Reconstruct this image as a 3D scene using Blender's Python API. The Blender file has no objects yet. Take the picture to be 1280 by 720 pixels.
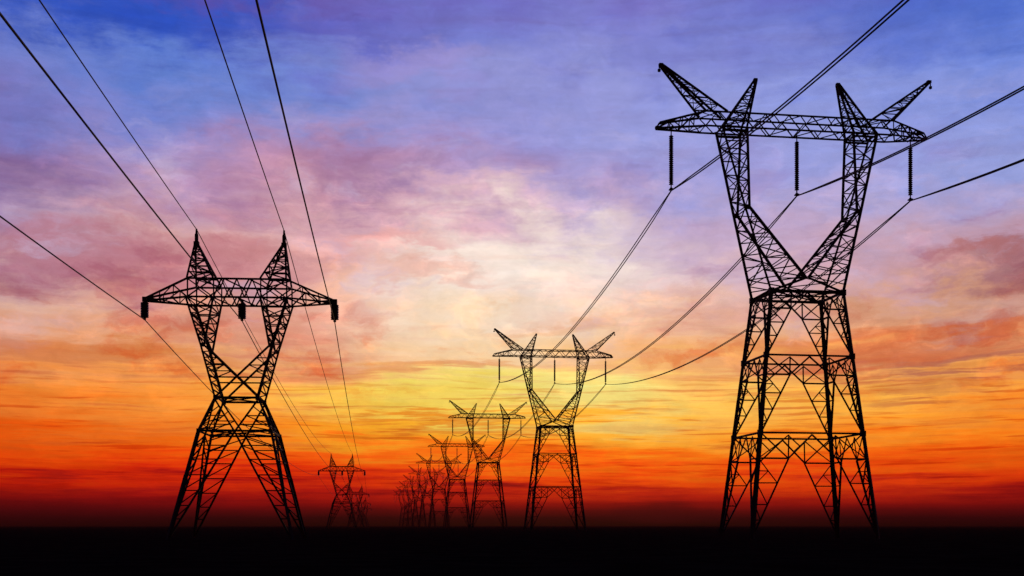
import bpy, math, random
from mathutils import Vector, Matrix

S = bpy.context.scene
C = S.collection
R = math.radians
CAM_H = 1.4          # eye height, metres
FPX = 1500.0         # focal length in pixels of the 1280-wide photograph

# ------------------------------------------------------------------ camera
cam = bpy.data.cameras.new('camera')
cam.sensor_width = 36.0
cam.lens = 36.0 * FPX / 1280.0
cam.shift_y = (657 - 360) / 1280.0       # level camera, rising front: verticals stay vertical
cam.clip_start = 0.1
cam.clip_end = 60000
co = bpy.data.objects.new('camera', cam)
co.location = (0, 0, CAM_H)
co.rotation_euler = (R(90), 0, 0)
C.objects.link(co)
S.camera = co

# ------------------------------------------------------------------ exposure
S.view_settings.view_transform = 'Standard'
S.view_settings.look = 'None'
S.view_settings.exposure = 0
S.view_settings.gamma = 1
S.view_settings.use_curve_mapping = False
S.cycles.use_denoising = True
S.cycles.max_bounces = 4
S.cycles.volume_bounces = 0

# ------------------------------------------------------------------ sun, low behind the pylons
SUN_AZ, SUN_EL = R(1.2), R(3.0)          # azimuth measured from the view axis (+Y) towards +X
sd = bpy.data.lights.new('sun', 'SUN')
sd.energy = 0.25
sd.angle = R(0.5)
sd.color = (1.0, 0.62, 0.32)
so = bpy.data.objects.new('sun', sd)
to_sun = Vector((math.sin(SUN_AZ) * math.cos(SUN_EL), math.cos(SUN_AZ) * math.cos(SUN_EL), math.sin(SUN_EL)))
so.rotation_euler = (-to_sun).to_track_quat('-Z', 'Y').to_euler()
so.location = (0, 300, 200)
C.objects.link(so)

# ------------------------------------------------------------------ sky: Nishita dusk + cloud deck by direction
def lin(c):
    c = c / 255.0
    return c / 12.92 if c <= 0.04045 else ((c + 0.055) / 1.055) ** 2.4

def rgb(t):
    return (lin(t[0]), lin(t[1]), lin(t[2]), 1.0)

W = bpy.data.worlds.new('World')
S.world = W
W.use_nodes = True
nt = W.node_tree
nt.nodes.clear()
N, L = nt.nodes, nt.links

def put(sock, v):
    if isinstance(v, bpy.types.NodeSocket):
        L.new(v, sock)
    else:
        sock.default_value = v

def M(op, a, b=0.0, c=None, clamp=False):
    n = N.new('ShaderNodeMath')
    n.operation = op
    n.use_clamp = clamp
    put(n.inputs[0], a)
    put(n.inputs[1], b)
    if c is not None:
        put(n.inputs[2], c)
    return n.outputs[0]

def smooth(v, a, b, lo=0.0, hi=1.0):
    n = N.new('ShaderNodeMapRange')
    n.interpolation_type = 'SMOOTHSTEP'
    put(n.inputs[0], v)
    for i, x in enumerate((a, b, lo, hi)):
        n.inputs[1 + i].default_value = x
    return n.outputs[0]

def linear(v, a, b, lo=0.0, hi=1.0):
    n = N.new('ShaderNodeMapRange')
    put(n.inputs[0], v)
    for i, x in enumerate((a, b, lo, hi)):
        n.inputs[1 + i].default_value = x
    return n.outputs[0]

def mix(f, a, b, mode='MIX'):
    n = N.new('ShaderNodeMix')
    n.data_type = 'RGBA'
    n.blend_type = mode
    n.clamp_factor = True
    put(n.inputs[0], f)
    put(n.inputs[6], a)
    put(n.inputs[7], b)
    return n.outputs[2]

def vec(x, y, z=0.0):
    n = N.new('ShaderNodeCombineXYZ')
    put(n.inputs[0], x)
    put(n.inputs[1], y)
    put(n.inputs[2], z)
    return n.outputs[0]

def noise(v, scale=1.0, detail=4.0, rough=0.55, dist=0.0):
    n = N.new('ShaderNodeTexNoise')
    put(n.inputs['Vector'], v)
    n.inputs['Scale'].default_value = scale
    n.inputs['Detail'].default_value = detail
    n.inputs['Roughness'].default_value = rough
    n.inputs['Distortion'].default_value = dist
    return n.outputs[0]

tc = N.new('ShaderNodeTexCoord')
sep = N.new('ShaderNodeSeparateXYZ')
L.new(tc.outputs['Generated'], sep.inputs[0])
az = M('ARCTAN2', sep.outputs[0], sep.outputs[1])
el = M('ARCSINE', sep.outputs[2])
# angular coordinates in units of 1/1545 radian: U from the left edge of the view, H above the horizon
U = M('MULTIPLY_ADD', az, 1545.0, 640.0)
H = M('MULTIPLY', el, 1545.0)
w1 = M('SUBTRACT', noise(vec(M('DIVIDE', U, 240.0), M('DIVIDE', H, 95.0), 3.1), 1, 4, 0.55), 0.5)
w2 = M('SUBTRACT', noise(vec(M('DIVIDE', U, 240.0), M('DIVIDE', H, 80.0), 9.7), 1, 4, 0.55), 0.5)
low = smooth(H, 20, 260)                                  # warp dies out at the horizon
wU = M('MULTIPLY_ADD', w1, 150.0, U)
gU = M('MULTIPLY_ADD', w1, 60.0, U)                       # gently warped coordinates for the streaks
gH = M('MULTIPLY_ADD', M('MULTIPLY', w2, M('MULTIPLY_ADD', low, 26.0, 3.0)), 1.0, H)
s1 = noise(vec(M('DIVIDE', gU, 150.0), M('DIVIDE', gH, 8.0), 1.7), 1, 7, 0.62)
s2 = noise(vec(M('DIVIDE', gU, 330.0), M('DIVIDE', gH, 30.0), 5.3), 1, 6, 0.6)
p1 = noise(vec(M('DIVIDE', gU, 100.0), M('DIVIDE', gH, 50.0), 2.2), 1, 7, 0.62)
p2 = noise(vec(M('DIVIDE', gU, 260.0), M('DIVIDE', gH, 80.0), 7.9), 1, 6, 0.6)
win1 = M('MULTIPLY', smooth(H, 14, 75), smooth(H, 135, 235, 1.0, 0.10))
win = M('MULTIPLY', smooth(H, 14, 75), smooth(H, 200, 310, 1.0, 0.25))
hi = smooth(H, 170, 310)
wH = M('MULTIPLY_ADD', M('MULTIPLY', w2, M('MULTIPLY_ADD', low, 55.0, 6.0)), 1.0, H)
wH = M('MULTIPLY_ADD', M('MULTIPLY', M('SUBTRACT', s2, 0.5), win), 150.0, wH)
wH = M('MULTIPLY_ADD', M('MULTIPLY', M('SUBTRACT', s1, 0.5), win1), 110.0, wH)
wH = M('MULTIPLY_ADD', M('MULTIPLY', M('SUBTRACT', p1, 0.5), hi), 130.0, wH)
wH = M('MULTIPLY_ADD', M('MULTIPLY', M('SUBTRACT', p2, 0.5), hi), 120.0, wH)

YS = [0, 60, 120, 180, 230, 300, 350, 400, 450, 500, 540, 570, 600, 622, 642, 657]
COLS = {
 0: [(58,82,178),(70,98,192),(112,124,198),(122,118,188),(128,108,166),(168,142,182),(172,136,160),(222,176,158),(222,142,92),(234,130,48),(222,86,14),(226,70,6),(172,22,5),(108,6,8),(58,3,10),(2,0,0)],
 200: [(70,80,172),(58,88,188),(98,128,208),(130,136,206),(176,150,196),(214,166,164),(200,134,140),(228,168,140),(236,156,92),(246,148,56),(236,104,18),(232,76,8),(204,38,6),(142,8,10),(58,3,10),(2,0,0)],
 400: [(98,88,172),(88,90,186),(110,132,208),(164,142,190),(186,140,168),(226,176,178),(232,176,164),(236,176,146),(236,168,108),(252,188,78),(248,150,34),(238,90,12),(216,50,6),(158,12,10),(58,3,10),(2,0,0)],
 600: [(102,100,190),(112,122,204),(140,144,208),(152,148,212),(176,154,200),(243,211,208),(253,228,210),(252,214,170),(250,196,120),(255,222,104),(252,168,42),(246,118,18),(226,66,8),(168,18,10),(58,3,10),(2,0,0)],
 800: [(110,106,192),(122,124,204),(142,148,214),(152,156,220),(162,156,212),(204,178,204),(232,200,202),(244,200,168),(246,182,122),(254,212,104),(252,176,54),(248,126,20),(228,72,8),(170,20,10),(58,3,10),(2,0,0)],
 1000: [(90,92,186),(100,116,202),(130,146,216),(146,156,220),(158,160,220),(190,166,196),(208,166,176),(226,170,138),(236,160,92),(250,182,74),(250,152,42),(242,106,16),(222,62,8),(164,18,10),(58,3,10),(2,0,0)],
 1270: [(74,88,184),(72,108,202),(98,128,214),(132,150,220),(150,160,220),(184,158,188),(188,140,152),(210,156,128),(222,146,96),(240,152,60),(246,130,26),(232,88,10),(210,54,8),(150,14,10),(58,3,10),(2,0,0)],
}
for k in (400, 600, 800, 1000, 1270):                      # thin lavender veil high up
    COLS[k][:4] = [tuple(round(0.87 * a + 0.13 * b) for a, b in zip(c, (176, 168, 220))) for c in COLS[k][:4]]
TOP = 2427.0
def through_air(y, c):                 # the low sky stands behind the dusty air and must be brighter than it looks
    h = max(657 - y, 14) / 1545.0
    k = min(1.7, math.exp(0.00024 * 62 / h))
    if y > 630:
        k = 1.15                          # the bank of murk on the horizon itself
    return (c[0] * k, c[1] * k, c[2] * k, 1.0)
def ramp(cols):
    n = N.new('ShaderNodeValToRGB')
    cr = n.color_ramp
    stops = [((657 - y) / TOP, through_air(y, rgb(c))) for y, c in zip(YS, cols)]
    stops += [(960 / TOP, rgb((52, 60, 140))), (1400 / TOP, rgb((28, 34, 92))), (1.0, rgb((18, 22, 64)))]
    stops.sort(key=lambda s: s[0])
    while len(cr.elements) < len(stops):
        cr.elements.new(0.5)
    for e, (p, c) in zip(cr.elements, stops):
        e.position = p
    for e, (p, c) in zip(cr.elements, stops):
        e.color = c
    cr.interpolation = 'LINEAR'
    L.new(M('DIVIDE', wH, TOP), n.inputs[0])
    return n.outputs[0]
keys = sorted(COLS)
col = ramp(COLS[keys[0]])
for k0, k1 in zip(keys, keys[1:]):
    col = mix(linear(wU, k0, k1), col, ramp(COLS[k1]))

# turbulent coordinates for cloud edges
t1 = M('SUBTRACT', noise(vec(M('DIVIDE', U, 46.0), M('DIVIDE', H, 30.0), 12.3), 1, 5, 0.6), 0.5)
t2 = M('SUBTRACT', noise(vec(M('DIVIDE', U, 46.0), M('DIVIDE', H, 30.0), 21.9), 1, 5, 0.6), 0.5)
cU = M('MULTIPLY_ADD', t1, 60.0, gU)
cH = M('MULTIPLY_ADD', t2, 34.0, gH)
c1 = noise(vec(M('DIVIDE', cU, 130.0), M('DIVIDE', cH, 52.0), 31.4), 1, 7, 0.6)
c2 = noise(vec(M('DIVIDE', cU, 75.0), M('DIVIDE', cH, 36.0), 44.2), 1, 7, 0.62)

# named cloud masses: U, y, radius U, radius y, colour, strength
BLOBS = [
 (150, 52, 190, 40, (44, 80, 190), .75), (40, 245, 80, 42, (122, 92, 146), .4),
 (205, 338, 200, 34, (190, 114, 128), .5), (60, 345, 110, 26, (184, 118, 134), .28),
 (395, 212, 150, 40, (184, 122, 150), .35), (478, 228, 90, 34, (152, 110, 156), .32),
 (520, 92, 80, 26, (168, 150, 206), .5), (300, 15, 150, 26, (100, 76, 160), .45),
 (560, 265, 120, 24, (226, 172, 184), .4), (650, 338, 185, 66, (255, 238, 224), .78),
 (1258, 366, 90, 28, (146, 82, 98), .55), (1200, 350, 60, 12, (186, 110, 104), .5), (1100, 402, 70, 10, (196, 112, 92), .45), (1145, 434, 160, 20, (206, 92, 56), .52),
 (1205, 462, 140, 13, (170, 88, 84), .62), (1120, 395, 110, 22, (222, 158, 118), .5), (1060, 445, 120, 16, (214, 104, 62), .5), (470, 292, 90, 14, (242, 168, 164), .55), (520, 335, 70, 16, (236, 160, 140), .45), (1230, 410, 90, 14, (190, 150, 160), .4),
 (1150, 492, 90, 12, (204, 120, 72), .5), (640, 490, 175, 30, (255, 236, 134), .85), (615, 410, 175, 46, (255, 226, 190), .5),
 (770, 505, 90, 24, (255, 230, 130), .5), (110, 452, 200, 16, (212, 116, 66), .5),
 (285, 404, 150, 26, (214, 134, 112), .5), (545, 452, 90, 10, (230, 128, 62), .5),
 (545, 506, 150, 30, (255, 214, 78), .62), (470, 540, 110, 12, (255, 176, 40), .5), (530, 530, 150, 8, (236, 108, 24), .5), (700, 400, 100, 12, (240, 176, 128), .5),
 (960, 90, 200, 40, (118, 124, 206), .35), (1180, 60, 150, 60, (70, 104, 204), .4),
 (830, 642, 90, 12, (74, 8, 14), .5), (930, 300, 140, 30, (196, 164, 196), .4),
]
for bu, by, ru, rh, bc, st in BLOBS:
    du = M('DIVIDE', M('SUBTRACT', wU, float(bu)), float(ru))
    dh = M('DIVIDE', M('SUBTRACT', wH, float(657 - by)), float(rh))
    d = M('ADD', M('MULTIPLY', du, du), M('MULTIPLY', dh, dh))
    d = M('ADD', d, M('MULTIPLY', M('SUBTRACT', c2, 0.5), 2.6))   # ragged, broken edges
    col = mix(smooth(d, -0.4, 2.0, st * 1.15, 0.0), col, rgb(bc))

# long thin streaks low in the sky
dark = M('MULTIPLY', M('MULTIPLY', smooth(s1, 0.53, 0.66), win1), 0.60)
col = mix(dark, col, mix(1.0, col, (0.80, 0.42, 0.30, 1), 'MULTIPLY'))
dark2 = M('MULTIPLY', M('MULTIPLY', smooth(s2, 0.52, 0.70), win), 0.60)
col = mix(dark2, col, mix(1.0, col, (0.86, 0.48, 0.40, 1), 'MULTIPLY'))
lite = M('MULTIPLY', M('MULTIPLY', smooth(s1, 0.48, 0.30), win1), 0.80)
col = mix(lite, col, mix(1.0, col, (1.06, 1.38, 1.75, 1), 'MULTIPLY'))

# billowing clouds in the middle and upper sky: turbulent coordinates, dark mauve bellies and lit peach edges
mid = M('MULTIPLY', smooth(H, 110, 200), smooth(H, 430, 540, 1.0, 0.25))
glow = M('ADD', M('POWER', M('DIVIDE', M('SUBTRACT', U, 660.0), 230.0), 2.0), M('POWER', M('DIVIDE', M('SUBTRACT', H, 320.0), 95.0), 2.0))
off_glow = smooth(glow, 0.2, 1.6, 0.25, 1.0)
belly = M('MULTIPLY', M('MULTIPLY', smooth(c1, 0.50, 0.66), M('MULTIPLY', mid, smooth(H, 320, 430, 1.0, 0.45))), M('MULTIPLY', off_glow, 0.72))
col = mix(belly, col, mix(1.0, col, mix(smooth(H, 200, 320), (0.88, 0.40, 0.26, 1), (0.76, 0.54, 0.66, 1)), 'MULTIPLY'))
edge = M('MULTIPLY', M('MULTIPLY', smooth(c2, 0.50, 0.70), mid), 0.58)
col = mix(edge, col, mix(1.0, col, (1.36, 1.24, 1.12, 1), 'MULTIPLY'))
pale = M('MULTIPLY', M('MULTIPLY', smooth(c1, 0.46, 0.30), M('MULTIPLY', hi, smooth(H, 430, 540, 1.0, 0.12))), 0.42)
col = mix(pale, col, rgb((206, 190, 222)))
deep = M('MULTIPLY', M('MULTIPLY', smooth(c2, 0.46, 0.32), smooth(H, 380, 480)), 0.22)
col = mix(deep, col, mix(1.0, col, (0.66, 0.74, 0.95, 1), 'MULTIPLY'))
# crisp dark threads across the red band
s3 = noise(vec(M('DIVIDE', gU, 120.0), M('DIVIDE', gH, 5.0), 15.8), 1, 5, 0.55)
thr = M('MULTIPLY', M('MULTIPLY', smooth(s3, 0.56, 0.66), M('MULTIPLY', smooth(H, 30, 60), smooth(H, 150, 215, 1.0, 0.0))), 0.68)
col = mix(thr, col, mix(1.0, col, (0.72, 0.34, 0.25, 1), 'MULTIPLY'))
# fine mottling everywhere
f1 = noise(vec(M('DIVIDE', cU, 34.0), M('DIVIDE', cH, 17.0), 4.4), 1, 6, 0.62)
fine = M('MULTIPLY_ADD', M('SUBTRACT', f1, 0.5), 0.40, 1.0)
col = mix(1.0, col, vec(fine, fine, fine), 'MULTIPLY')
# the far side of the sky is already night-blue
front = smooth(M('ABSOLUTE', az), 0.55, 1.5, 1.0, 0.0)
col = mix(front, mix(smooth(H, 0, 700), rgb((22, 18, 34)), rgb((14, 16, 40))), col)
below = smooth(H, -6, 0)
col = mix(below, rgb((2, 1, 2)), col)

sky = N.new('ShaderNodeTexSky')
sky.sky_type = 'NISHITA'
sky.sun_disc = False
sky.sun_elevation = SUN_EL
sky.sun_rotation = SUN_AZ
b1 = N.new('ShaderNodeBackground'); L.new(sky.outputs[0], b1.inputs[0]); b1.inputs[1].default_value = 0.0002
b2 = N.new('ShaderNodeBackground'); L.new(col, b2.inputs[0]); b2.inputs[1].default_value = 1.0
ad = N.new('ShaderNodeAddShader'); L.new(b1.outputs[0], ad.inputs[0]); L.new(b2.outputs[0], ad.inputs[1])
wo = N.new('ShaderNodeOutputWorld'); L.new(ad.outputs[0], wo.inputs[0])
W.cycles.sampling_method = 'MANUAL'
W.cycles.sample_map_resolution = 1024

# ------------------------------------------------------------------ materials
def material(name, base, base2, rough, metal=0.0, scale=3.0, spec=0.3):
    m = bpy.data.materials.new(name)
    m.use_nodes = True
    t = m.node_tree
    b = t.nodes['Principled BSDF']
    tx = t.nodes.new('ShaderNodeTexCoord')
    n = t.nodes.new('ShaderNodeTexNoise')
    n.inputs['Scale'].default_value = scale
    n.inputs['Detail'].default_value = 6
    r = t.nodes.new('ShaderNodeValToRGB')
    r.color_ramp.elements[0].position = 0.35
    r.color_ramp.elements[1].position = 0.68
    r.color_ramp.elements[0].color = (*base, 1)
    r.color_ramp.elements[1].color = (*base2, 1)
    t.links.new(tx.outputs['Object'], n.inputs['Vector'])
    t.links.new(n.outputs[0], r.inputs[0])
    t.links.new(r.outputs[0], b.inputs['Base Color'])
    b.inputs['Roughness'].default_value = rough
    b.inputs['Metallic'].default_value = metal
    b.inputs['Specular IOR Level'].default_value = spec
    return m
STEEL = material('weathered_steel', (0.032, 0.030, 0.029), (0.055, 0.050, 0.046), 0.8, 0.0, 0.8)
GLASS = material('brown_porcelain', (0.030, 0.018, 0.014), (0.045, 0.028, 0.020), 0.35, 0.0, 2.0, 0.4)
CABLE = material('aged_aluminium_cable', (0.050, 0.060, 0.052), (0.07, 0.07, 0.07), 0.7, 0.0, 0.5)
SOIL = material('dark_soil', (0.012, 0.010, 0.008), (0.026, 0.022, 0.016), 1.0, 0.0, 0.35, 0.0)

# ------------------------------------------------------------------ mesh helpers
class Mesh:
    def __init__(self, s):
        self.v, self.f, self.s = [], [], s
    def bar(self, a, b, w, ref=(0, 0, 1), ext=0.0):
        """angle iron of leg width w from a to b (drawing units)"""
        a, b = Vector(a), Vector(b)
        d = b - a
        if d.length < 1e-4:
            return
        d.normalize()
        w *= 0.92
        a = a - d * ext; b = b + d * ext
        r = Vector(ref)
        if abs(d.dot(r.normalized())) > 0.97:
            r = Vector((0.6, 0.8, 0))
        x = d.cross(r).normalized()
        y = d.cross(x).normalized()
        t = w * 0.2
        o = w * 0.5
        prof = [(0, 0), (w, 0), (w, t), (t, t), (t, w), (0, w)]
        i0 = len(self.v)
        for p in (a, b):
            for (px, py) in prof:
                q = p + x * (px - o) + y * (py - o)
                self.v.append(q * self.s)
        n = 6
        for k in range(n):
            k2 = (k + 1) % n
            self.f.append((i0 + k, i0 + k2, i0 + n + k2, i0 + n + k))
        self.f.append(tuple(i0 + k for k in reversed(range(n))))
        self.f.append(tuple(i0 + n + k for k in range(n)))
    def poly(self, pts, w, ref=(0, 0, 1)):
        for p, q in zip(pts, pts[1:]):
            self.bar(p, q, w, ref, w * 0.25)
    def block(self, c, sx, sy, sz, taper=1.0):
        c = Vector(c)
        i0 = len(self.v)
        for z, k in ((-sz / 2, 1.0), (sz / 2, taper)):
            for x, y in ((-1, -1), (1, -1), (1, 1), (-1, 1)):
                self.v.append((c + Vector((x * sx / 2 * k, y * sy / 2 * k, z))) * self.s)
        for f in ((3, 2, 1, 0), (4, 5, 6, 7), (0, 1, 5, 4), (1, 2, 6, 5), (2, 3, 7, 6), (3, 0, 4, 7)):
            self.f.append(tuple(i0 + k for k in f))
    def lathe(self, c, prof, seg=14):
        """prof: list of (radius, z) from the bottom up, around c"""
        c = Vector(c)
        i0 = len(self.v)
        for (r, z) in prof:
            for k in range(seg):
                a = 2 * math.pi * k / seg
                self.v.append((c + Vector((r * math.cos(a), r * math.sin(a), z))) * self.s)
        for j in range(len(prof) - 1):
            for k in range(seg):
                k2 = (k + 1) % seg
                self.f.append((i0 + j * seg + k, i0 + j * seg + k2, i0 + (j + 1) * seg + k2, i0 + (j + 1) * seg + k))
        self.f.append(tuple(i0 + k for k in reversed(range(seg))))
        self.f.append(tuple(i0 + (len(prof) - 1) * seg + k for k in range(seg)))
    def lace(self, a0, a1, b0, b1, n, w, rungs=True, start=0):
        """zigzag lacing between chord a0-a1 and chord b0-b1"""
        a0, a1, b0, b1 = map(Vector, (a0, a1, b0, b1))
        for i in range(n):
            t0, t1 = i / n, (i + 1) / n
            pa0, pa1 = a0.lerp(a1, t0), a0.lerp(a1, t1)
            pb0, pb1 = b0.lerp(b1, t0), b0.lerp(b1, t1)
            if (i + start) % 2 == 0:
                self.bar(pa0, pb1, w)
            else:
                self.bar(pb0, pa1, w)
            if rungs and i:
                self.bar(pa0, pb0, w)
    def warren(self, a0, a1, b0, b1, n, w):
        a0, a1, b0, b1 = map(Vector, (a0, a1, b0, b1))
        for i in range(n):
            p = a0.lerp(a1, i / n) if i % 2 == 0 else b0.lerp(b1, i / n)
            q = b0.lerp(b1, (i + 1) / n) if i % 2 == 0 else a0.lerp(a1, (i + 1) / n)
            self.bar(p, q, w)
    def build(self, name, mat, parent=None, loc=(0, 0, 0)):
        me = bpy.data.meshes.new(name)
        off = Vector(loc)
        me.from_pydata([tuple(v - off) for v in self.v], [], self.f)
        me.materials.append(mat)
        me.update()
        o = bpy.data.objects.new(name, me)
        o.location = loc
        C.objects.link(o)
        o.parent = parent
        return o

def empty(name):
    o = bpy.data.objects.new(name, None)
    o.empty_display_size = 2
    C.objects.link(o)
    return o

def tag(o, label, cat, group=None):
    o['label'] = label
    o['category'] = cat
    if group:
        o['group'] = group

def copy_tree(o, parent=None):
    c = o.copy()
    C.objects.link(c)
    c.parent = parent
    for ch in list(o.children):
        copy_tree(ch, c)
    return c

def discs(m, x, y, z0, z1, r, n, core):
    """stack of porcelain sheds hanging between z1 (top) and z0"""
    p = (z1 - z0) / n
    prof = [(r * 0.34, 0)]
    for i in range(n):
        b = i * p
        prof += [(r * core, b + p * 0.10), (r * 0.98, b + p * 0.20), (r, b + p * 0.36), (r * (core + 1) * 0.5, b + p * 0.62), (r * core, b + p * 0.88)]
    prof.append((r * 0.34, z1 - z0))
    m.lathe((x, y, z0), prof, 12)

# ------------------------------------------------------------------ ground
g = bpy.data.meshes.new('ground')
rnd = random.Random(4)
xs = [-3000, -1800, -1000, -600, -350, -200, -120, -70, -40, -20, -8, 0, 8, 20, 40, 70, 120, 200, 350, 600, 1000, 1800, 3000]
ys = [-900, -400, -150, -60, -25, -10, 0, 6, 12, 20, 30, 45, 60, 80, 110, 150, 210, 300, 450, 700, 1000, 1500, 2200, 3200]
vs = []
for y in ys:
    for x in xs:
        far = min(1.0, math.hypot(x, y) / 80.0)
        vs.append((x, y, -0.16 * rnd.random() * far))
nx = len(xs)
fs = [(j * nx + i, j * nx + i + 1, (j + 1) * nx + i + 1, (j + 1) * nx + i) for j in range(len(ys) - 1) for i in range(nx - 1)]
g.from_pydata(vs, [], fs)
g.materials.append(SOIL)
for p in g.polygons:
    p.use_smooth = True
go = bpy.data.objects.new('ground', g)
go['kind'] = 'structure'
C.objects.link(go)

# ------------------------------------------------------------------ antlered pylon (drawing unit = one photo pixel at the first tower)
def lerp3(a, b, t):
    return Vector(a).lerp(Vector(b), t)

def antlered_pylon():
    s = 140.0 / FPX
    e = CAM_H / s                          # heights below are above eye level
    P = lambda x, y, h: Vector((x, y, h + e))
    root = empty('transmission_tower')
    HW, HB = 286.0, 0.0
    def half(h):                           # half width and half depth of the tapering body
        t = (HW - h) / HW
        return 46 + 31.6 * t, 34 + 23 * t
    def corner(sx, sy, h):
        a, b = half(h)
        return P(sx * a, sy * b, h)
    for sx in (-1, 1):
        for sy in (-1, 1):
            m = Mesh(s)
            levels = [HW, 247, 207, 160, 112, 56, -e - 1.5]
            for i in range(len(levels) - 1):
                m.bar(corner(sx, sy, levels[i]), corner(sx, sy, levels[i + 1]), 4.0 + 0.22 * i, (sx, sy, 0), 0.3)
            for h in (HW, 207, 112):
                c = corner(sx, sy, h)
                m.block(c, 6.0, 5.2, 7.0)
            m.build('leg', STEEL, root)
    # lattice of each face
    rings = [HW, 207.0, 112.0, -e + 3]
    for face in range(4):
        m = Mesh(s)
        def F(u, h):                       # point on this face, u from -1 to 1
            a, b = half(h)
            if face == 0: return P(u * a, -b, h)
            if face == 1: return P(u * a, b, h)
            if face == 2: return P(-a, u * b, h)
            return P(a, u * b, h)
        nrm = [(0, -1, 0), (0, 1, 0), (-1, 0, 0), (1, 0, 0)][face]
        def B(p, q, w): m.bar(p, q, w, nrm)
        for i in range(3):
            h0, h1 = rings[i], rings[i + 1]
            hh = lambda v: h0 + (h1 - h0) * v
            if i:
                B(F(-1, h0), F(1, h0), 2.5)
            vk = 0.25 if i else 0.27
            for sg in (-1, 1):
                K = F(sg * 0.45, hh(vk))
                top, mid = F(sg * 0.45, hh(0.02)), F(0, hh(0.015))
                B(K, mid, 1.9)
                B(K, top, 1.5)
                B(K, F(sg, hh(vk)), 2.2)
                B(K, F(sg * 0.97, hh(0.01)), 1.6)
                ctr = lerp3(K, F(sg * 0.97, hh(0.01)), 0.5)
                B(ctr, F(sg, hh(vk)), 1.4)
                B(ctr, top, 1.4)
                B(lerp3(K, mid, 0.5), F(sg * 0.45, hh(0.03)), 1.4)
                end = F(sg * 0.99, h1)
                B(K, end, 2.3)
                line = lambda v: lerp3(K, end, (v - vk) / (1 - vk))
                leg = lambda v: F(sg, hh(v))
                prev = vk
                for v in (0.49, 0.70, 0.85):
                    B(line(v), leg(v), 1.5)
                    B(leg(prev), line(v), 1.5)
                    prev = v
                q = lerp3(leg(vk), line(0.49), 0.52)
                B(q, leg(0.372), 1.2)
                B(q, leg(0.49), 1.2)
                B(line(0.85), leg(0.93), 1.2)
        m.build('face_bracing', STEEL, root)
    # waist frame with plan bracing
    m = Mesh(s)
    cs = [corner(-1, -1, HW), corner(1, -1, HW), corner(1, 1, HW), corner(-1, 1, HW)]
    for i in range(4):
        m.bar(cs[i], cs[(i + 1) % 4], 3.8, (0, 0, 1), 0.8)
    m.bar(cs[0], cs[2], 1.6); m.bar(cs[1], cs[3] + Vector((0, 0, 1)), 1.6)
    m.bar(P(0, -34, HW), P(0, 34, HW), 2.0)
    m.bar(P(-46, 0, HW + 1), P(46, 0, HW + 1), 1.8)
    for t in (-0.5, 0.5):
        m.bar(P(46 * t, -34, HW + 1), P(46 * t, 34, HW + 1), 1.5)
    m.build('waist_frame', STEEL, root)
    # the two bent columns of the V
    HK, HT = 390.0, 489.0
    for sx in (-1, 1):
        m = Mesh(s)
        o0 = lambda sy: P(sx * 46, sy * 34, HW)
        i0 = lambda sy: P(sx * 1.2, sy * 33, 303)
        ok = lambda sy: P(sx * 74.5, sy * 22, HK)
        ik = lambda sy: P(sx * 69.5, sy * 22, HK)
        ot = lambda sy: P(sx * 100, sy * 13, HT)
        it = lambda sy: P(sx * 69, sy * 13, HT)
        for sy in (-1, 1):
            m.poly([o0(sy), ok(sy), ot(sy)], 2.9, (sx, sy, 0))
            m.poly([i0(sy), ik(sy)], 3.2, (0, sy, 0))
            m.poly([ik(sy), it(sy)], 2.8, (0, sy, 0))
            m.bar(i0(sy), o0(sy), 3.0, (0, sy, 0))
            # web of the lower wedge: struts from the inner chord fanning down to the outer chord
            n = 6
            for k in range(n):
                tb = 0.10 + 0.86 * k / n
                ta = 0.02 + 0.93 * k / n
                m.bar(lerp3(i0(sy), ik(sy), ta), lerp3(o0(sy), ok(sy), tb), 1.4, (0, sy, 0))
                t2 = 0.10 + 0.86 * (k + 1) / n
                if k % 2 == 0:
                    m.bar(lerp3(i0(sy), ik(sy), ta), lerp3(o0(sy), ok(sy), t2), 1.4, (0, sy, 0))
                else:
                    m.bar(lerp3(i0(sy), ik(sy), min(1, ta + 0.93 / n)), lerp3(o0(sy), ok(sy), tb), 1.4, (0, sy, 0))
            m.lace(ok(sy), ot(sy), ik(sy), it(sy), 6, 1.4, True, 1 if sy > 0 else 0)
        m.lace(o0(-1), ok(-1), o0(1), ok(1), 6, 1.4)
        m.lace(i0(-1), ik(-1), i0(1), ik(1), 7, 1.4)
        m.lace(ok(-1), ot(-1), ok(1), ot(1), 6, 1.4)
        m.lace(ik(-1), it(-1), ik(1), it(1), 6, 1.4)
        # diaphragms at the bend and the head
        for f in (lambda q: (ok(q), ik(q)), lambda q: (ot(q), it(q))):
            pass
        m.bar(ok(-1), ok(1), 1.8); m.bar(ik(-1), ik(1), 1.8)
        m.bar(ot(-1), ot(1), 2.4); m.bar(it(-1), it(1), 2.4)
        for sy in (-1, 1):
            m.bar(ot(sy) - Vector((0, 0, 3)), it(sy) - Vector((0, 0, 3)), 3.0)
            m.block(lerp3(ok(sy), ik(sy), 0.5), 6.5, 1.0, 6)
        m.build('arm_column', STEEL, root)
    # crossarm: box truss with tapering ends
    m = Mesh(s)
    zb, zt, X = 489.6, 507.5, 122
    for sy in (-1, 1):
        m.bar(P(-X, sy * 13, zb), P(X, sy * 13, zb), 2.5, (0, sy, 0))
        m.bar(P(-X, sy * 13, zt), P(X, sy * 13, zt), 2.5, (0, sy, 0))
        m.warren(P(-X, sy * 13, zb), P(X, sy * 13, zb), P(-X, sy * 13, zt), P(X, sy * 13, zt), 16, 1.35)
    m.warren(P(-X, -13, zb), P(X, -13, zb), P(-X, 13, zb), P(X, 13, zb), 14, 1.1)
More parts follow.
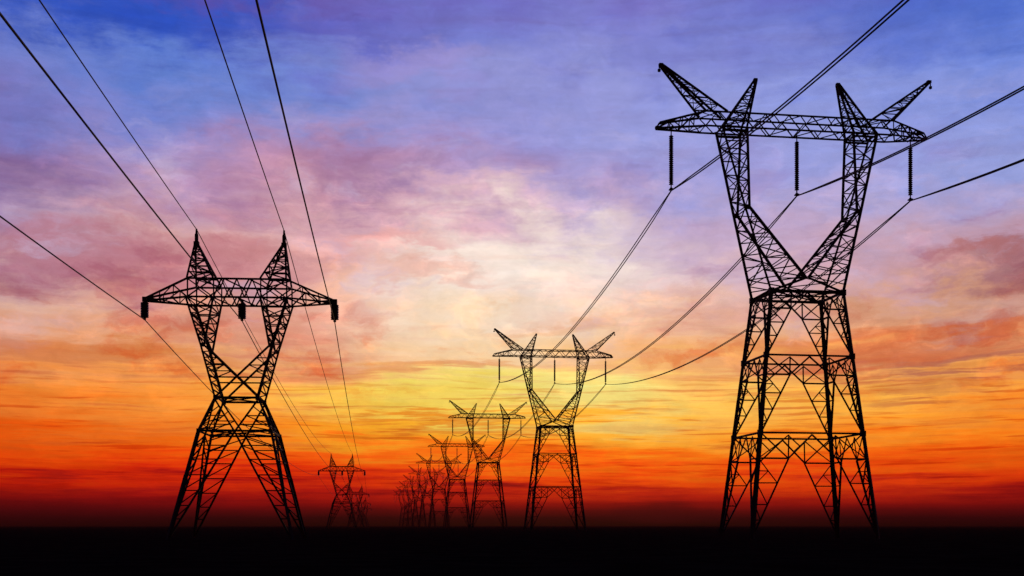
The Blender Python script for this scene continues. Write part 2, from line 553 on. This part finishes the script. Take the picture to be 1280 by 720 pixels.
    m.warren(P(-X, 13, zt), P(X, 13, zt), P(-X, -13, zt), P(X, -13, zt), 14, 1.1)
    for sx, xt, zt2 in ((-1, 181, 487.5), (1, 172, 490.5)):
        for sy in (-1, 1):
            b0, b1 = P(sx * X, sy * 13, zb), P(sx * xt, sy * 2.2, zt2)
            t0, t1 = P(sx * X, sy * 13, zt), P(sx * (xt - 4), sy * 2.2, zt2 + 7)
            m.bar(b0, b1, 2.4, (0, sy, 0)); m.bar(t0, t1, 2.4, (0, sy, 0))
            m.lace(b0, b1, t0, t1, 4, 1.5)
            m.bar(b1, t1, 2.0)
        m.lace(P(sx * X, -13, zb), P(sx * xt, -2, zt2), P(sx * X, 13, zb), P(sx * xt, 2, zt2), 4, 1.4)
        m.lace(P(sx * X, -13, zt), P(sx * (xt - 4), -2, zt2 + 7), P(sx * X, 13, zt), P(sx * (xt - 4), 2, zt2 + 7), 4, 1.4)
        m.block(P(sx * (xt - 0.5), 0, zt2 + 1.2), 3, 5, 3)
    for xi in (-162, 0, 151):                # hanger beams
        yy = 13 if xi == 0 else 6.5
        m.bar(P(xi, -yy, zb - 0.8), P(xi, yy, zb - 0.8), 2.2)
    m.build('crossarm', STEEL, root)
    # outer horns and inner peaks
    def spire(a, b, tip, wtip, name, n, wc):
        m = Mesh(s)
        tx, th = tip
        ch = []
        for sy in (-1, 1):
            pa, pb = P(a[0], sy * 13, a[1]), P(b[0], sy * 13, b[1])
            sg = 1 if b[0] > a[0] else -1
            qa, qb = P(tx - sg * wtip, sy * 1.6, th), P(tx + sg * wtip, sy * 1.6, th)
            m.bar(pa, qa, wc, (0, sy, 0)); m.bar(pb, qb, wc, (0, sy, 0))
            m.lace(pa, qa, pb, qb, n, 1.15, True, 1 if sy > 0 else 0)
            ch.append((pa, qa, pb, qb))
        (pa, qa, pb, qb), (pc, qc, pd, qd) = ch
        m.lace(pa, qa, pc, qc, n, 1.0)
        m.lace(pb, qb, pd, qd, n, 1.0)
        m.block(P(tx, 0, th), 2 * wtip + 1.8, 4.6, 3.4)
        return m.build(name, STEEL, root)
    for sx, tx, th in ((-1, 175, 566), (1, 176, 564)):
        horn = spire((sx * 122, 508.5), (sx * 94, 508.5), (sx * tx, th), 1.6, 'horn', 7, 2.4)
        m = Mesh(s)
        hx = sx * (tx + 2.2)
        m.lathe(P(hx, 0, th - 9), [(0.6, 0), (2.0, 0.8), (2.0, 3.4), (0.7, 4.0), (0.7, 9)], 10)
        m.build('wire_clamp', STEEL, horn)
        spire((sx * 99, 490.5), (sx * 69.5, 490.5), (sx * 54, 554), 1.3, 'peak', 7, 2.4)
    # suspension insulators
    for xi in (-162, 0, 151):
        m = Mesh(s)
        discs(m, xi, 0, P(0, 0, 419).z, P(0, 0, 480).z, 2.9, 24, 0.6)
        ins = m.build('insulator_string', GLASS, root)
        m = Mesh(s)
        m.lathe(P(xi, 0, 480), [(0.75, 0), (0.75, 8.6)], 8)
        m.build('hanger', STEEL, ins)
        m = Mesh(s)
        m.lathe(P(xi, 0, 412.2), [(0.9, 0), (2.0, 0.9), (2.0, 2.6), (0.8, 4.0), (0.8, 6.8)], 10)
        m.block(P(xi, 0, 413.5), 4.4, 6.5, 1.5)
        m.build('clamp', STEEL, ins)
    return root, s

# ------------------------------------------------------------------ cat-head pylon of the left line
def cathead_pylon():
    s = 130.0 / FPX
    e = CAM_H / s
    P = lambda x, y, h: Vector((x, y, h + e))
    root = empty('transmission_tower')
    def half(h):
        if h <= 115:
            t = (115 - h) / 115.0
            return 43 + 25.5 * t, 45 + 29 * t
        t = (157 - h) / 42.0
        return 25.5 + 17.5 * t, 30 + 15 * t
    def corner(sx, sy, h):
        a, b = half(h)
        return P(sx * a, sy * b, h)
    FOOT = -e + 2.5
    for sx in (-1, 1):
        for sy in (-1, 1):
            m = Mesh(s)
            for (h0, h1, w) in ((157, 115, 3.2), (115, 60, 3.9), (60, -e - 1.5, 4.4)):
                m.bar(corner(sx, sy, h0), corner(sx, sy, h1), w, (sx, sy, 0), 0.4)
            m.block(corner(sx, sy, 157), 5, 4.5, 6)
            m.block(corner(sx, sy, 115), 4.6, 4.2, 5)
            m.build('leg', STEEL, root)
    for face in range(4):
        m = Mesh(s)
        def F(u, h):
            a, b = half(h)
            if face == 0: return P(u * a, -b, h)
            if face == 1: return P(u * a, b, h)
            if face == 2: return P(-a, u * b, h)
            return P(a, u * b, h)
        nrm = [(0, -1, 0), (0, 1, 0), (-1, 0, 0), (1, 0, 0)][face]
        def B(p, q, w): m.bar(p, q, w, nrm)
        B(F(-1, 115), F(1, 115), 2.8)
        for sg in (-1, 1):
            w0, f0 = F(-sg, 155), F(sg * 0.985, FOOT)
            X0 = lerp3(w0, F(0, 114), 1.0)
            B(w0, X0, 2.3)
            B(X0, f0, 2.5)
            leg = lambda h: F(sg, h)
            dia = lambda h: lerp3(X0, f0, (114.0 - h) / (114.0 - FOOT))
            lv = [112, 97, 80, 61, 42, 24, 8]
            for h0, h1 in zip(lv, lv[1:]):
                B(leg(h1), dia(h1), 1.5)
                B(leg(h1), dia(h0), 1.5)
            up = lambda h: lerp3(F(sg, 155), F(0, 114), (155.0 - h) / 41.0)
            for h0, h1 in ((146, 134), (134, 123)):
                B(leg(h1), up(h1), 1.5)
                B(leg(h1), up(h0), 1.4)
            B(leg(116), up(123), 1.4)
        m.build('face_bracing', STEEL, root)
    m = Mesh(s)
    cs = [corner(-1, -1, 157), corner(1, -1, 157), corner(1, 1, 157), corner(-1, 1, 157)]
    for i in range(4):
        m.bar(cs[i], cs[(i + 1) % 4], 2.9, (0, 0, 1), 0.6)
    m.bar(cs[0], cs[2], 1.6); m.bar(cs[1], cs[3] + Vector((0, 0, 1)), 1.6)
    r = [corner(-1, -1, 115), corner(1, -1, 115), corner(1, 1, 115), corner(-1, 1, 115)]
    m.bar(r[0], r[2], 1.6); m.bar(r[1], r[3] + Vector((0, 0, 1)), 1.6)
    m.build('waist_frame', STEEL, root)
    D = 29
    for sx in (-1, 1):
        m = Mesh(s)
        o0 = lambda sy: P(sx * 25.5, sy * 30, 157)
        ok = lambda sy: P(sx * 43.0, sy * D, 222)
        ot = lambda sy: P(sx * 61, sy * D, 280)
        ik = lambda sy: P(sx * 39.5, sy * D, 221)
        it = lambda sy: P(sx * 28.5, sy * D, 280)
        xo = lambda sy: P(-sx * 24.5, sy * 29, 159)
        for sy in (-1, 1):
            m.poly([o0(sy), ok(sy), ot(sy)], 3.0, (sx, sy, 0))
            m.bar(it(sy), ik(sy), 2.6, (0, sy, 0))
            m.bar(ik(sy) + Vector((0, sy * sx * 0.8, 0)), xo(sy) + Vector((0, sy * sx * 0.8, 0)), 2.5, (0, sy, 0))
            m.lace(ok(sy), ot(sy), ik(sy), it(sy), 5, 1.5, True, 1)
            m.block(lerp3(ok(sy), ik(sy), 0.5), 5, 1.2, 5)
            for h0, h1 in ((206, 197), (197, 189)):
                op = lambda h: lerp3(o0(sy), ok(sy), (h - 157) / 65.0)
                xp = lambda h: lerp3(ik(sy), xo(sy), (221 - h) / 62.0)
                m.bar(op(h0), xp(h0), 1.4)
                m.bar(op(h1), xp(h0), 1.4)
        if sx > 0:
            for sy in (-1, 1):
                m.bar(P(-32.2, sy * 29.6, 182), P(32.2, sy * 29.6, 182), 1.8)
        m.lace(o0(-1), ok(-1), o0(1), ok(1), 7, 1.6)
        m.lace(ok(-1), ot(-1), ok(1), ot(1), 6, 1.6)
        m.lace(ik(-1), it(-1), ik(1), it(1), 5, 1.5, True, 1)
        m.build('arm_column', STEEL, root)
    m = Mesh(s)
    for sy in (-1, 1):
        zb, zt, X = 280, 302.5, 60
        m.bar(P(-X, sy * D, zb), P(X, sy * D, zb), 2.7, (0, sy, 0))
        m.bar(P(-X, sy * D, zt), P(X, sy * D, zt), 2.7, (0, sy, 0))
        m.warren(P(-28, sy * D, zb), P(28, sy * D, zb), P(-28, sy * D, zt), P(28, sy * D, zt), 6, 1.7)
        for sx in (-1, 1):
            m.bar(P(sx * 60, sy * D, zb), P(sx * 60, sy * D, zt), 2.4)
            m.bar(P(sx * 28.5, sy * D, zb), P(sx * 28.5, sy * D, zt), 2.2)
            m.bar(P(sx * 60, sy * D, zb), P(sx * 28.5, sy * D, zt), 1.7)
            m.bar(P(sx * 28.5, sy * D, zb), P(sx * 60, sy * D, zt), 1.7)
            tip = P(sx * 117, sy * 1.6, 279.5)
            tpt = P(sx * 115.5, sy * 1.6, 283.0)
            m.bar(P(sx * X, sy * D, zb), tip, 2.5, (0, sy, 0))
            m.bar(P(sx * X, sy * D, zt), tpt, 2.5, (0, sy, 0))
            m.lace(P(sx * X, sy * D, zb), tip, P(sx * X, sy * D, zt), tpt, 3, 1.6)
    m.warren(P(-60, -D, 280), P(60, -D, 280), P(-60, D, 280), P(60, D, 280), 8, 1.5)
    m.warren(P(-60, D, 302.5), P(60, D, 302.5), P(-60, -D, 302.5), P(60, -D, 302.5), 8, 1.5)
    for sx in (-1, 1):
        m.lace(P(sx * 60, -D, 280), P(sx * 117, -1.6, 279.5), P(sx * 60, D, 280), P(sx * 117, 1.6, 279.5), 3, 1.5)
        m.block(P(sx * 117.5, 0, 281.2), 5, 6, 6)
    m.bar(P(2, -D, 280), P(2, D, 280), 2.6)
    m.build('crossarm', STEEL, root)
    for sx in (-1, 1):
        m = Mesh(s)
        q = []
        for sy in (-1, 1):
            pa, pb = P(sx * 60, sy * D, 303.5), P(sx * 28.5, sy * D, 303.5)
            qa, qb = P(sx * 55.6, sy * 1.6, 351), P(sx * 52.2, sy * 1.6, 351)
            m.bar(pa, qa, 2.6, (0, sy, 0)); m.bar(pb, qb, 2.6, (0, sy, 0))
            m.lace(pa, qa, pb, qb, 6, 1.5, True, 1 if sy > 0 else 0)
            q.append((pa, qa, pb, qb))
        m.lace(q[0][0], q[0][1], q[1][0], q[1][1], 5, 1.5)
        m.lace(q[0][2], q[0][3], q[1][2], q[1][3], 5, 1.5)
        m.block(P(sx * 54, 0, 351.5), 6.4, 6, 5)
        pk = m.build('peak', STEEL, root)
        m = Mesh(s)
        m.lathe(P(sx * 54, 0, 352), [(2.3, 0), (2.3, 11), (1.4, 13), (1.1, 18)], 10)
        m.build('earth_wire_post', STEEL, pk)
    for xi, zt in ((-117.5, 279.5), (2, 279.5), (117, 279.5)):
        m = Mesh(s)
        discs(m, xi, 0, P(0, 0, 258.5).z, P(0, 0, 277.5).z, 5.2, 9, 0.86)
        ins = m.build('insulator_string', GLASS, root)
        m = Mesh(s)
        m.lathe(P(xi, 0, 277.5), [(1.5, 0), (1.5, 1.6)], 8)
        m.build('hanger', STEEL, ins)
        m = Mesh(s)
        m.lathe(P(xi, 0, 255.5), [(1.0, 0), (1.8, 0.6), (1.8, 2.0), (1.2, 3.0)], 10)
        m.build('clamp', STEEL, ins)
    return root, s

# ------------------------------------------------------------------ dusty evening air
hm = bpy.data.materials.new('evening_haze')
hm.use_nodes = True
ht = hm.node_tree
ht.nodes.clear()
pv = ht.nodes.new('ShaderNodeVolumePrincipled')
pv.inputs['Color'].default_value = (0.30, 0.055, 0.04, 1)
pv.inputs['Density'].default_value = 0.00024
pv.inputs['Anisotropy'].default_value = 0.25
ho = ht.nodes.new('ShaderNodeOutputMaterial')
ht.links.new(pv.outputs[0], ho.inputs['Volume'])
hz = Mesh(1.0)
hz.block((0, 1150, 30), 6040, 4140, 64)
hb = hz.build('haze', hm)
hb['kind'] = 'stuff'

ra, sR = antlered_pylon()
NR, STEP_R = 10, 1.32
def place_R(i):
    return Vector(((356 - 232.3 * i) * sR, 140.0 * (1 + STEP_R * i), 0))
LR = [
 'giant black lattice pylon with four antler peaks, nearest and largest, at right',
 'medium black antlered pylon standing just left of the giant right-hand pylon',
 'smaller antlered pylon in front of the yellow glow, third in the receding row',
 'antlered pylon fourth in the receding row, its right half overlapped by the third pylon',
 'faded antlered pylon fifth in the receding row, left of the fourth',
 'hazy reddish antlered pylon sixth in the receding row',
 'dim antlered pylon seventh in the receding row, sinking into red haze',
 'tiny dim antlered pylon eighth in the receding row',
 'very faint tiny antlered pylon ninth in the receding row, last but one',
 'faintest and smallest antlered pylon at the far left end of the long receding row',
]
for i in range(NR):
    o = ra if i == 0 else copy_tree(ra)
    o.location = place_R(i)
    o.rotation_euler = (0, 0, R(8.5))
    tag(o, LR[i], 'pylon', 'antlered pylons in the long receding row')
la, sL = cathead_pylon()
NL, STEP_L = 5, 3.1
def place_L(i):
    return Vector(((-339.5 - 533.0 * i) * sL, 130.0 * (1 + STEP_L * i), 0))
LL = [
 'large black lattice pylon with two pointed peaks and stubby insulators, standing at left',
 'small two-peaked pylon on the horizon, second in the left line',
 'tiny hazy two-peaked pylon overlapping the right side of the second one',
 'faint tiny two-peaked pylon, fourth of the left line, behind the third',
 'faintest speck of a two-peaked pylon at the far end of the left line',
]
for i in range(NL):
    o = la if i == 0 else copy_tree(la)
    o.location = place_L(i)
    o.rotation_euler = (0, 0, R(4.0))
    tag(o, LL[i], 'pylon', 'two-peaked pylons of the left line')

# ------------------------------------------------------------------ cables: each hangs through its whole line of pylons
def tube(points, rad, name, parent=None):
    m = Mesh(1.0)
    seg = 6
    for k, p in enumerate(points):
        a = points[max(0, k - 1)]
        b = points[min(len(points) - 1, k + 1)]
        d = (b - a).normalized()
        x = d.cross(Vector((0, 0, 1))).normalized()
        y = x.cross(d)
        for j in range(seg):
            t = 2 * math.pi * j / seg
            m.v.append(p + x * rad * math.cos(t) + y * rad * math.sin(t))
    for k in range(len(points) - 1):
        for j in range(seg):
            j2 = (j + 1) % seg
            m.f.append((k * seg + j, k * seg + j2, (k + 1) * seg + j2, (k + 1) * seg + j))
    m.f.append(tuple(range(seg))[::-1])
    m.f.append(tuple((len(points) - 1) * seg + j for j in range(seg)))
    o = m.build(name, CABLE, parent)
    for p in o.data.polygons:
        p.use_smooth = True
    return o

def run(place, n, s, yaw, x, h, sag, off, n0=-1, steps=40, splay=10.0):
    """points of one conductor from behind the camera to the last pylon"""
    ca, sa = math.cos(yaw), math.sin(yaw)
    at = lambda i: place(i) + Vector((x * s * ca, x * s * sa, h * s + CAM_H))
    pts = []
    for i in range(n0, n - 1):
        a, b = at(i), at(i + 1)
        d = (b - a); ln = d.length
        side = Vector((d.y, -d.x, 0)).normalized()
        for k in range(steps if i < 2 else 16):
            t = k / (steps if i < 2 else 16)
            p = a.lerp(b, t)
            p.z -= 4 * sag * s * t * (1 - t)
            edge = min(1.0, min(t, 1 - t) * ln / splay)
            p += side * off * (0.12 + 0.88 * edge)
            pts.append(p)
    pts.append(at(n - 1))
    return pts

for x, sag, lab in ((-162, 56, 'twin cable hung from the left insulator of the giant right-hand pylon'),
               (0, 71, 'twin cable hung from the middle insulator of the giant right-hand pylon'),
               (151, 62, 'twin cable hung from the right insulator of the giant right-hand pylon')):
    o = empty('power_cable')
    for off in (-0.17, 0.17):
        tube(run(place_R, NR, sR, R(8.5), x, 412.0, sag, off), 0.068, 'conductor', o)
    tag(o, lab, 'cable', 'twin cables of the antlered pylons')
for x, h, sag, rad, lab, cat, gp in (
    (-117.5, 256.0, 46, 0.056, 'single cable hung from the left insulator of the left pylon', 'cable', 'single cables of the left line'),
    (2, 256.0, 45, 0.058, 'single cable hung from the middle insulator of the left pylon', 'cable', 'single cables of the left line'),
    (117, 256.0, 50, 0.050, 'single cable hung from the right insulator of the left pylon', 'cable', 'single cables of the left line'),
    (-54, 369.5, 42, 0.050, 'thin earth wire over the left peak of the left pylon', 'cable', 'earth wires of the left line'),
    (54, 369.5, 36, 0.050, 'thin earth wire over the right peak of the left pylon', 'cable', 'earth wires of the left line')):
    o = tube(run(place_L, NL, sL, R(4.0), x, h, sag, 0.0), rad, 'earth_wire' if h > 300 else 'power_cable')
    tag(o, lab, cat, gp)
